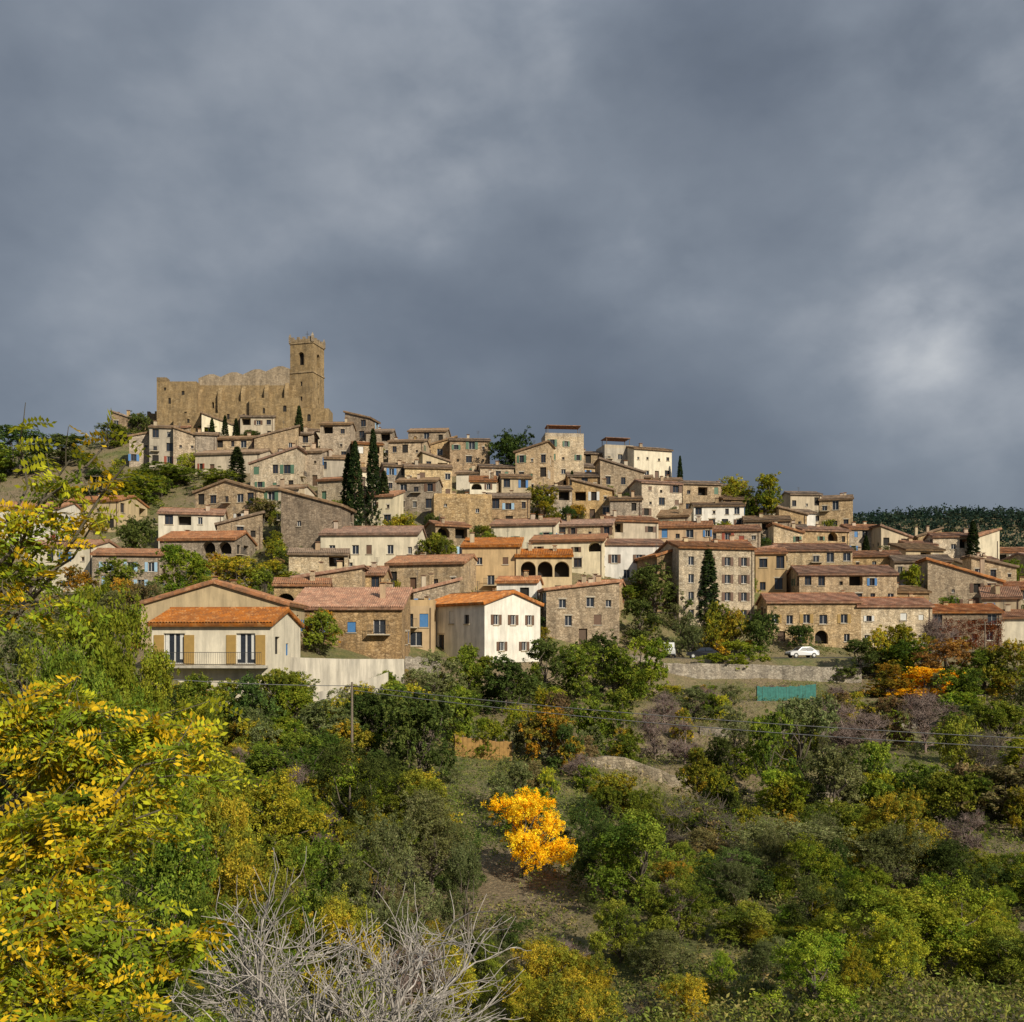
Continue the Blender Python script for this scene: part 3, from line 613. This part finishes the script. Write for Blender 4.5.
TR=[(510,430,205,50,'dark'),(765,476,200,46,'yg'),(735,478,204,40,'yg'),(655,563,140,66,'dark'),(20,428,200,70,'dark'),(62,436,205,80,'dark'),(108,424,216,50,'green'),(140,412,222,24,'dark'),(-20,440,195,80,'green'),
(170,466,185,80,'green'),(215,470,180,60,'green'),(140,474,175,70,'green'),(100,470,180,60,'dark'),(60,480,170,60,'yg'),(135,516,150,44,'dark'),(178,545,120,60,'bright'),(236,556,130,60,'yg'),(270,560,128,50,'yg'),(265,500,160,50,'green'),
(205,425,221,26,'dark'),(220,424,219,30,'green'),(250,430,217,24,'dark'),(545,486,178,40,'yg'),(400,515,150,44,'yg'),(435,535,140,40,'green'),(300,548,140,60,'olive'),(915,565,158,30,'bright'),(745,565,150,30,'yg'),(716,600,132,40,'yg'),(735,610,132,40,'ochre'),(640,600,130,50,'dark'),(628,585,140,40,'green'),
(760,610,130,40,'dark'),(880,628,122,40,'yg'),(905,625,122,50,'yg'),(1010,560,175,30,'green'),(940,620,124,40,'purple'),(250,640,84,40,'dark'),(288,596,115,50,'green'),(120,560,125,50,'green'),(30,560,120,70,'green'),(690,610,130,34,'olive'),
(435,652,90,60,'olive'),(470,646,95,50,'green'),(505,655,92,70,'dark'),(545,640,98,64,'dark'),(575,645,100,64,'green'),(615,648,102,60,'green'),(645,636,108,60,'bright'),(600,632,112,50,'dark'),(690,688,100,50,'olive'),(735,640,122,60,'bright'),(860,640,121,60,'dark'),(893,664,112,60,'ochre'),(925,668,110,70,'gold'),(905,640,120,60,'green'),(945,640,118,60,'rust'),(985,650,115,60,'green'),(1015,640,112,60,'yg'),(965,668,105,60,'green'),(1030,680,95,60,'olive'),
(290,672,76,60,'yg'),(345,690,76,60,'olive'),(395,680,82,60,'green'),(250,675,68,60,'dark'),(200,675,66,60,'green'),(320,700,68,80,'olive'),(375,690,74,70,'dark'),(420,690,66,80,'dark'),(465,690,80,50,'green'),(275,668,73,50,'green'),(225,680,70,50,'bright'),
(550,706,76,60,'ochre'),(590,700,80,60,'green'),(515,760,62,60,'olive'),(620,690,88,50,'green'),(655,715,82,40,'purple'),(685,722,78,44,'purple'),(800,696,76,90,'olive'),(770,715,72,50,'green'),(735,705,84,50,'olive'),(850,704,84,70,'purple'),(885,695,88,60,'brown'),(925,695,85,60,'purple'),(960,720,74,60,'green'),(1000,700,86,60,'green'),
(700,745,66,50,'yg'),(720,770,60,50,'yg'),(835,745,64,80,'olive'),(870,740,66,60,'green'),(1010,765,62,100,'brown'),(940,770,60,70,'green'),(655,790,56,50,'green'),(590,800,52,50,'dark'),
(300,732,56,110,'green'),(350,745,52,90,'dark'),(275,770,46,110,'yg'),(230,760,44,90,'yg'),(430,790,46,110,'olive'),(380,820,38,110,'olive'),(465,840,40,60,'olive'),(410,770,54,80,'green'),
(640,806,44,115,'green'),(610,830,46,70,'dark'),(525,790,49,84,'gold',False),(785,820,50,150,'olive'),(730,850,46,90,'dark'),(700,830,52,80,'brown'),(835,800,54,90,'green'),(890,795,50,90,'yg'),(905,890,36,150,'bright'),(960,880,36,110,'bright'),(800,930,40,70,'yg'),(975,850,50,70,'green'),(1030,850,46,80,'yg'),(860,880,44,80,'green'),(1010,930,34,90,'green'),
(535,940,36,60,'ochre'),(570,960,35,80,'ochre'),(510,915,40,50,'dark'),(480,930,36,60,'olive'),(600,985,34,60,'olive'),(700,985,33,60,'yg'),(850,985,32,80,'green'),(760,990,32,50,'olive'),(450,960,34,60,'green'),(680,880,40,80,'green'),(660,930,36,80,'olive'),(750,900,40,90,'green'),(620,900,38,60,'green'),
(90,600,45,120,'bright'),(60,650,40,110,'green'),(150,650,50,90,'bright'),(130,700,40,120,'green'),(190,700,44,110,'yg'),(210,790,36,110,'yg'),(150,820,30,140,'green'),(250,850,34,110,'yg'),(200,900,28,120,'green'),(320,840,38,90,'green'),(340,900,32,90,'yg'),(280,900,30,90,'green'),(400,900,33,90,'olive'),(20,620,60,90,'olive')]
for t in TR:
    tree(*t,bare=(t[4]=='purple'))
tree(700,800,54,90,'brown',bare=True); tree(985,735,70,60,'brown',bare=True); tree(640,1000,30,60,'brown',bare=True)
kinds=['green','olive','dark','yg','bright','green','olive','yg','bright','yg','olive','green','dark','ochre','brown','green','yg']
n_f=0
for i in range(1600):
    if n_f>540: break
    px=rng.uniform(-80,1110); t=rng.uniform(.23,.985); 
    fd=np.interp(px,C,FD); d=t*fd
    x=(px-512)/F*d; zg=T(x,d); row=HZ-F*zg/d
    if 590<px<790 and 735<row<800 and rng.random()<.8: continue
    if 600<px<760 and row>985 and rng.random()<.5: continue
    if 470<px<580 and 38<d<53: continue
    if 440<px<530 and 60<d<76: continue
    if 740<px<830 and 92<d<110: continue
    Ht=rng.uniform(1.3,3.8)*(1 if d>45 else .8); W=Ht*rng.uniform(.75,1.4)
    lim=664 if px>620 else (655 if px>430 else 668)
    if 665<px<870 : lim=684
    if px<300 and t>.85: lim=682
    if 480<px<570 and d<=38: lim=905
    top=HZ-F*(zg+Ht)/d
    if top<lim: 
        Ht=(HZ-lim)/F*d-zg
        if Ht<.7: continue
        W=min(W,Ht*1.8)
    k=kinds[rng.integers(len(kinds))]; b=rng.random()<.06
    obj('leafless_tree' if b else {'olive':'wild_olive_shrub','yg':'autumn_shrub','ochre':'autumn_shrub','brown':'dry_shrub'}.get(k,'green_shrub'),get('purple' if b else k,(d<52) and not b,True,b),(x,d,zg-.1),rot=rng.random()*6,scale=(W,W,Ht)); n_f+=1
n_f=0
for i in range(900):
    if n_f>170: break
    px=rng.uniform(60,1040); fd=np.interp(px,C,FD)+8; sd=np.interp(px,C,SD); d=rng.uniform(fd,sd); x=(px-512)/F*d
    if any(abs(x-fx)<fw/2+.9 and fy-1.2<d<fy+fD+.8 for fx,fy,fw,fD in foot): continue
    Ht=rng.uniform(1.2,4.6); W=Ht*rng.uniform(.8,1.2); k=kinds[rng.integers(len(kinds))]
    obj('garden_shrub' if Ht<2.6 else 'garden_tree',get(k,False,Ht<2.6),(x,d,T(x,d)-.1),rot=rng.random()*6,scale=(W,W,Ht)); n_f+=1
def undergrowth(name,n,tr,hm,npc,size,thr=-.35):
    px=rng.uniform(-120,1150,n); t=rng.uniform(tr[0],tr[1],n); fd=np.interp(px,C,FD); sd=np.interp(px,C,SD)
    d=np.where(t<1,t*fd,fd+(t-1)*(sd-fd)); x=(px-512)/F*d; z=tz(x,d)
    pn=nz(x,d,.16)+.5*nz(x+50,d,.5); keep=pn>thr+rng.normal(0,.3,n)
    x,d,z,pn=x[keep],d[keep],z[keep],pn[keep]; n=len(x)
    pal=np.array([(.11,.145,.028),(.17,.20,.04),(.21,.195,.06),(.10,.13,.028),(.29,.24,.09),(.14,.18,.03)])
    k=(np.abs(nz(x,d,.09)*2.2+rng.normal(0,.35,n))*2.2).astype(int)%6
    cl=pal[k]*rng.uniform(.6,1.4,n)[:,None]
    V,Qd,cc=leaves(np.stack([x,d,z+hm*rng.random(n)*(1+np.clip(pn,0,1))],1),rng.uniform(.15,.45,n),npc,size,cl,up=.6,asp=.4)
    obj(name,np_mesh(name,V,Qd,[M['leaf']],None,cc))
undergrowth('undergrowth',44000,(.21,.94),.45,10,.16,-.7)
undergrowth('hillside_scrub',14000,(1.10,2.0),.4,9,.26,-.7)
n=20000; x=rng.uniform(100,680,n); y=rng.uniform(560,900,n); z=tz(x,y)
cl=np.array([(.02,.035,.02),(.03,.045,.026),(.045,.058,.028),(.065,.065,.03)])[rng.choice(4,n,p=[.3,.4,.22,.08])]*rng.uniform(.7,1.2,n)[:,None]*np.array([1.15,1.3,1.6])
V,Qd,cc=leaves(np.stack([x,y,z+rng.random(n)**2*8],1),rng.uniform(1.5,4.2,n),9,2.0,cl,up=.3,asp=.7,jit=.12)
obj('distant_forest',np_mesh('distant_forest',V,Qd,[M['leaf']],None,cc))
V,Qd,cc=leaves(np.stack([rng.uniform((925-512)/F*126,(1000-512)/F*126,420),125.2+rng.uniform(0,.6,420),rng.uniform(-1.3,2.6,420)],1),.4,24,.17,np.array([(.22,.04,.02),(.15,.035,.02),(.28,.075,.025)])[rng.integers(0,3,420)])
obj('red_ivy_plant',np_mesh('red_ivy',V,Qd,[M['leaf']],None,cc))
# ------------------------------------------------------------------ locust tree near left
def locust():
    t=TM(); base=np.array([-4.6,6.6,T(-4.6,6.6)-.2]); bk=(.13,.11,.075)
    def w(px,row,d): return np.array([(px-512)/F*d,d,(HZ-row)/F*d])
    crotch=np.array([-4.3,6.7,-2.2]); t.branch(base,crotch,.12,.09,bk,.05)
    limbs=[(w(-60,760,6.8),[(40,690,6.6),(110,715,6.6),(70,745,6.5)]),
           (w(-30,900,6.4),[(110,860,6.2),(160,810,6.3),(190,755,6.5),(60,900,5.9),(150,930,6.0),(60,820,6.1)]),
           (w(-40,640,7.0),[(70,460,6.8),(125,465,6.7),(20,440,7.0),(95,520,6.9),(10,590,6.8),(40,510,6.8),(60,600,6.8),(110,440,6.8)]),
           (w(0,1000,6.0),[(120,1000,5.8),(60,1040,5.6),(180,960,6.2),(100,960,5.8),(20,960,5.7)]),
           (w(20,800,6.9),[(170,715,7.1),(120,760,7.0),(60,720,7.2),(205,770,7.2),(10,700,7.0)])]
    tips=[]
    for j,(l,es) in enumerate(limbs):
        t.branch(crotch,l,.07,.04,bk,.1,4)
        for e in es:
            e=w(*e); t.branch(l,e,.020,.006,bk,.12,5); sparse=(j==2)
            L=np.linalg.norm(e-l)
            for q in range(8 if sparse else 16):
                f=rng.uniform(.35,1.02); st=l+(e-l)*min(f,1); dv=rng.normal(size=3); dv/=np.linalg.norm(dv); dv=dv*.8+(e-l)/L*.5
                en=st+dv*rng.uniform(.15,.42)*(.7 if sparse else 1); t.branch(st,en,.005,.0022,bk,.15,2); tips.append((st,en,sparse))
    LV=[];LQ=[];LC=[];nv=0
    for st,en,sp in tips:
        yel=rng.random()
        for q in range(3 if sp else 6):
            f=rng.uniform(.2,1.05); p=st+(en-st)*f; a=rng.random()*6.28
            dr=np.array([math.cos(a),math.sin(a),rng.uniform(-.7,.5)]); dr/=np.linalg.norm(dr); L=rng.uniform(.16,.30)
            c0=np.array((.60,.46,.02)) if rng.random()<(.6 if yel>.7 else .12) else (np.array((.34,.38,.022)) if yel>.4 else np.array((.17,.26,.022)))
            sd=np.cross(dr,[0,0,1.]); sd/=np.linalg.norm(sd); droop=rng.uniform(.15,.6); roll=rng.normal(0,.8)
            upv=np.cross(sd,dr); sd=sd*math.cos(roll)+upv*math.sin(roll); pl=np.cross(dr,sd)
            npair=7; prev=p
            for k in range(npair+1):
                s=(k+1)/(npair+1)*L; c=p+dr*s+np.array([0,0,-droop*s*s*3])
                V,Qd=tube(prev,c,.0020,.0016,3); t.add(V,Qd,np.array((.20,.21,.05)),1); prev=c
                for sg in ((-1,1) if k<npair else (0,)):
                    ld=(sd*sg+dr*.35+rng.normal(0,.15,3)) if sg else dr+rng.normal(0,.05,3)
                    ld=ld/np.linalg.norm(ld); ll=.055*rng.uniform(.8,1.2); wd=np.cross(ld,pl+rng.normal(0,.35,3)); wd/=np.linalg.norm(wd)
                    wd=wd*.0135
                    q4=np.array([c,c+ld*ll*.5+wd,c+ld*ll,c+ld*ll*.5-wd]); LV.append(q4); LQ.append(np.arange(4)+nv); nv+=4; LC.append(c0*rng.uniform(.6,1.3))
    t.add(np.vstack(LV),np.array(LQ),np.array(LC),0)
    obj('locust_tree',t.mesh('locust_tree'))
locust()
def bare():
    t=TM(); c=(.42,.38,.34)
    def rec(p,dv,L,r,dep):
        segs=3; q=p
        for i in range(segs):
            dv=dv+rng.normal(0,.17,3)+np.array([0,0,.05]); dv/=np.linalg.norm(dv); n=q+dv*L/segs; t.tube(q,n,r*(1-.25*i/segs),r*(1-.25*(i+1)/segs),np.array(c)*rng.uniform(.6,1.15),4); q=n
            if dep>0:
                for _ in range(rng.integers(1,3)):
                    nd=dv+rng.normal(0,.65,3); nd[2]=max(nd[2],-.05); nd/=np.linalg.norm(nd); rec(q,nd,L*rng.uniform(.55,.8),r*.58,dep-1)
    for i in range(13):
        a=rng.uniform(-1.2,1.2); x0=-2.3+rng.uniform(-1.1,1.0); p=np.array([x0,11.2+rng.uniform(-.5,.6),T(x0,11.2)+.15]); rec(p,np.array([math.sin(a)*1.1,rng.uniform(-.3,.3),.95])/1.4,1.28,.028,3)
    obj('leafless_fig_tree',t.mesh('fig'))
bare()
# ------------------------------------------------------------------ walls, fence, cars, poles
def wall(name,pts,th=.5,m='dry',h=None,bot=-1.5):
    rs=random.Random(3); q=[]
    for (a,b) in zip(pts,pts[1:]):
        for i in range(14):
            f=i/14; q.append((a[0]+(b[0]-a[0])*f,a[1]+(b[1]-a[1])*f,(a[2]+(b[2]-a[2])*f) if h is None else None))
    q.append((pts[-1][0],pts[-1][1],pts[-1][2] if h is None else None))
    w=[]
    for px,d,r in q:
        x=(px-512)/F*d; zg=T(x,d); zt=((HZ-r)/F*d if r is not None else zg+h)+rs.uniform(-.1,.1)*(m=='dry'); w.append((x,d+rs.uniform(-.1,.1)*(m=='dry'),zg+bot,zt))
    v=[];f=[]
    for (x,y,a,b) in w: v+= [(x,y,a),(x,y,b),(x,y+th,b),(x,y+th,a)]
    for i in range(len(w)-1):
        for j in range(4): f.append((i*4+j,i*4+(j+1)%4,(i+1)*4+(j+1)%4,(i+1)*4+j))
    f.append((0,1,2,3)); f.append(tuple(len(v)-4+i for i in range(4)))
    me=bpy.data.meshes.new(name); me.from_pydata(v,[],f); me.materials.append(M[m]); obj(name,me)
wall('stone_retaining_wall',[(664,118,663),(760,120,665),(862,120,668)],.6)
wall('concrete_retaining_wall',[(278,80,657),(345,84,659),(404,90,659)],.35,'conc')
wall('stone_retaining_wall',[(405,97,656),(440,99,660)],.5)
wall('concrete_ramp_wall',[(318,77,692),(350,79,686),(388,82,672)],.3,'conc')
for a in ([(860,96),(960,98)],[(640,84),(760,84)],[(700,94),(860,94)],[(930,78),(1030,80)],[(560,76),(690,74)],[(780,70),(900,72)],[(940,66),(1040,64)],[(600,116),(660,120)],[(240,128),(290,132)],[(40,150),(120,158)],[(330,158),(400,160)],[(620,150),(660,152)],[(120,180),(190,186)],[(860,112),(1000,112)]):
    wall('dry_stone_wall',a,.5,'dry',h=.85,bot=-.9)
def panelfence(name,x0,x1,d,h,m,posts=7):
    P=Parts(); a=(x0-512)/F*d; b=(x1-512)/F*d; rs=random.Random(2); k=int((b-a)/.3)
    for i in range(k):
        s=a+(b-a)*i/k; g=T(s,d); o=rs.uniform(-.03,.03); P.box('panel',m,(0,d,0),X,(0,-1,0),s,s+(b-a)/k-.012,g-.1,g+h+rs.uniform(-.06,.06),o,o+.03)
    for i in range(posts+1):
        s=a+(b-a)*i/posts; g=T(s,d); P.box('posts','wood',(0,d,0),X,(0,-1,0),s-.05,s+.05,g-.5,g+h+.15,-.16,-.05)
    P.build(name,(0,0,0))
panelfence('teal_netting_fence',757,816,110,1.6,'teal'); panelfence('wooden_board_fence',455,512,76,1.5,'tarp')
def car(px,d,paint,rot,van=False):
    M['cp']=flat('car_paint_'+paint[0],paint[1],.25,.03)
    P=Parts()
    if van: prof=[(-2.1,.35),(-2.1,.95),(-2.0,1.15),(-1.3,1.3),(-.75,1.9),(1.9,1.95),(2.1,1.7),(2.1,.35)]
    else: prof=[(-2.05,.35),(-2.08,.62),(-1.95,.80),(-1.0,.95),(-.35,1.42),(.9,1.46),(1.65,1.02),(2.0,.95),(2.08,.6),(2.05,.35)]
    for sg in (-1,1):
        P.poly('body','cp',[(x,sg*(.84 if z<1.0 else .68),z) for x,z in prof])
    for (p,q) in zip(prof,prof[1:]+prof[:1]):
        ya=.84 if p[1]<1 else .68; yb=.84 if q[1]<1 else .68
        P.poly('body','cp',[(p[0],-ya,p[1]),(p[0],ya,p[1]),(q[0],yb,q[1]),(q[0],-yb,q[1])])
    for sg in (-1,1):
        gl=[(-.85,.98),(-.33,1.36),(.2,1.38),(.2,.98)] ; g2=[(.28,.98),(.28,1.38),(.85,1.39),(1.35,1.02)]
        for g in (gl,g2): P.poly('windows','glass',[(x,sg*(.86-(z-.98)*.32),z) for x,z in g])
        for wx in (-1.3,1.3):
            v=[(wx+.33*math.cos(a),sg*.87,.33+.33*math.sin(a)) for a in np.linspace(0,2*math.pi,17)[:-1]]; v2=[(a,sg*.62,c) for a,_,c in v]
            P.poly('wheels','metal',v)
            for i in range(16): P.poly('wheels','metal',[v[i],v[(i+1)%16],v2[(i+1)%16],v2[i]])
            P.poly('hubcaps','wht',[(wx+.19*math.cos(a),sg*.878,.33+.19*math.sin(a)) for a in np.linspace(0,2*math.pi,9)[:-1]])
    P.poly('windows','glass',[(-.98,-.7,.985),(-.98,.7,.985),(-.38,.6,1.41),(-.38,-.6,1.41)]); P.poly('windows','glass',[(1.62,-.7,1.06),(1.62,.7,1.06),(.96,.6,1.45),(.96,-.6,1.45)])
    for sg in (-1,1):
        P.box('headlights','wht',(-2.09,sg*.6,0),(0,1,0),(-1,0,0),-.15,.15,.62,.75,.0,.02); P.box('taillights','red',(2.09,sg*.6,0),(0,1,0),(1,0,0),-.12,.12,.65,.85,.0,.02)
    P.box('bumper','metal',(-2.05,0,0),(0,1,0),(-1,0,0),-.8,.8,.34,.5,.0,.08)
    x=(px-512)/F*d; P.build('parked_van' if van else 'parked_car',(x,d,T(x,d)+.03),math.radians(rot))
car(802,130.5,('white',(.7,.7,.7)),12); car(669,127,('cream',(.65,.65,.62)),80,True); car(703,128,('black',(.02,.02,.025)),-8)
pts=[]
for px in np.linspace(615,1080,60):
    fd=np.interp(px,C,FD)
    for dd in (.6,6.2):
        d=fd+dd; x=(px-512)/F*d; pts.append((x,d,T(x,d)+.02))
me=bpy.data.meshes.new('road'); me.from_pydata(pts,[],[(2*i,2*i+1,2*i+3,2*i+2) for i in range(59)]); me.materials.append(M['asph']); obj('road',me)
def pole(px,d,top):
    t=TM(); x=(px-512)/F*d; zg=T(x,d); zt=(HZ-top)/F*d; t.tube((x,d,zg-.5),(x,d,zt),.11,.07,(.2,.16,.12),8); t.tube((x-.5,d,zt-.3),(x+.5,d,zt-.3),.04,.04,(.2,.16,.12),5)
    obj('utility_pole',t.mesh('pole')); return np.array([x,d,zt-.25])
p1=pole(352,66,682); p2=pole(1130,46,738); p3=pole(985,118,622); p4=pole(-130,56,640)
def cable(a,b,sag,off=0):
    t=TM(); prev=a+np.array([off,0,0])
    for i in range(1,33):
        f=i/32; q=a+(b-a)*f+np.array([off,0,-sag*4*f*(1-f)]); t.tube(prev,q,.024,.024,(.16,.16,.16),4); prev=q
    obj('power_cable',t.mesh('cable'))
cable(p1,p2,.4); cable(p1+np.array([0,0,-.3]),p2+np.array([0,0,-.45]),.5,.1); cable(p1,p4,.6)
# ------------------------------------------------------------------ world, sun, camera
w=bpy.data.worlds.new('World'); scn.world=w; w.use_nodes=True; nt=w.node_tree; bg=nt.nodes['Background']
el,az=math.radians(32),math.radians(142)
sk=N(nt,'ShaderNodeTexSky',sky_type='NISHITA'); sk.sun_disc=False; sk.sun_elevation=el; sk.sun_rotation=az
tc=nt.nodes.new('ShaderNodeTexCoord'); dirv=tc.outputs['Generated']
mp=nt.nodes.new('ShaderNodeMapping'); mp.inputs['Scale'].default_value=(1,1,1.5); mp.inputs['Rotation'].default_value=(0,math.radians(10),0); nt.links.new(dirv,mp.inputs[0])
n1=noise_(nt,mp.outputs[0],2.0,2,.4,.0); n2=noise_(nt,mp.outputs[0],5.5,5,.5,.0); n3=noise_(nt,mp.outputs[0],13,5,.5,.15)
def math_(op,a,b):
    m=N(nt,'ShaderNodeMath',operation=op)
    for i,v in enumerate((a,b)):
        if isinstance(v,(int,float)): m.inputs[i].default_value=v
        else: nt.links.new(v,m.inputs[i])
    return m.outputs[0]
val=math_('ADD',math_('MULTIPLY',n1,.28),math_('MULTIPLY',n2,.22)); val=math_('ADD',val,math_('MULTIPLY',n3,.06)); val=math_('ADD',val,.222)
def patch(px,row,s,amt):
    v=Vector(((px-512)/F,1,(HZ-row)/F)).normalized()
    d=N(nt,'ShaderNodeVectorMath',operation='DISTANCE'); nt.links.new(dirv,d.inputs[0]); d.inputs[1].default_value=v
    mr=N(nt,'ShaderNodeMapRange',interpolation_type='SMOOTHERSTEP'); nt.links.new(d.outputs['Value'],mr.inputs[0]); mr.inputs[1].default_value=0; mr.inputs[2].default_value=s; mr.inputs[3].default_value=amt; mr.inputs[4].default_value=0
    return mr.outputs[0]
fine=math_('ADD',math_('MULTIPLY',n2,1.4),math_('MULTIPLY',n3,1.6))
for a in ((920,340,.085,.19),(940,350,.26,.10),(650,285,.14,.07),(425,190,.11,.06),(430,160,.35,.02),(990,0,.25,.10),(510,10,.2,.07),(60,60,.4,.02),(560,430,.35,-.04),(860,490,.22,-.05),(860,180,.2,-.02),(100,430,.2,.02)):
    val=math_('ADD',val,math_('MULTIPLY',patch(*a),math_('ADD',-.5,fine)))
cloud=ramp(nt,val,[(.36,(.088,.108,.14)),(.47,(.148,.176,.222)),(.56,(.22,.253,.303)),(.68,(.38,.41,.455)),(.85,(.60,.62,.64))])
sep=N(nt,'ShaderNodeSeparateXYZ'); nt.links.new(dirv,sep.inputs[0])
zf=N(nt,'ShaderNodeMapRange'); nt.links.new(sep.outputs['Z'],zf.inputs[0]); zf.inputs[1].default_value=.5; zf.inputs[2].default_value=1; zf.inputs[3].default_value=1; zf.inputs[4].default_value=2.0
sc=N(nt,'ShaderNodeVectorMath',operation='SCALE'); nt.links.new(cloud,sc.inputs[0]); nt.links.new(zf.outputs[0],sc.inputs['Scale'])
s2=N(nt,'ShaderNodeVectorMath',operation='SCALE'); nt.links.new(sc.outputs[0],s2.inputs[0]); s2.inputs['Scale'].default_value=10.0
nt.links.new(mixc(nt,.94,sk.outputs[0],s2.outputs[0]),bg.inputs[0]); bg.inputs[1].default_value=.1
sl=bpy.data.lights.new('sun','SUN'); sl.energy=5.0; sl.angle=math.radians(.6); sl.color=(1,.91,.75)
so=bpy.data.objects.new('sun',sl); col.objects.link(so)
sp=Vector((math.sin(az)*math.cos(el),math.cos(az)*math.cos(el),math.sin(el))); so.rotation_euler=(-sp).to_track_quat('-Z','Y').to_euler()
cam=bpy.data.cameras.new('camera'); co=bpy.data.objects.new('camera',cam); col.objects.link(co); scn.camera=co
co.rotation_euler=(math.radians(90),0,0); cam.sensor_width=36; cam.lens=36*F/1024; cam.shift_y=(HZ-511)/1024; cam.clip_end=9000; cam.clip_start=.1
scn.view_settings.view_transform='Standard'; scn.view_settings.look='None'; scn.view_settings.exposure=0
print('faces',sum(len(m.polygons) for m in bpy.data.meshes))
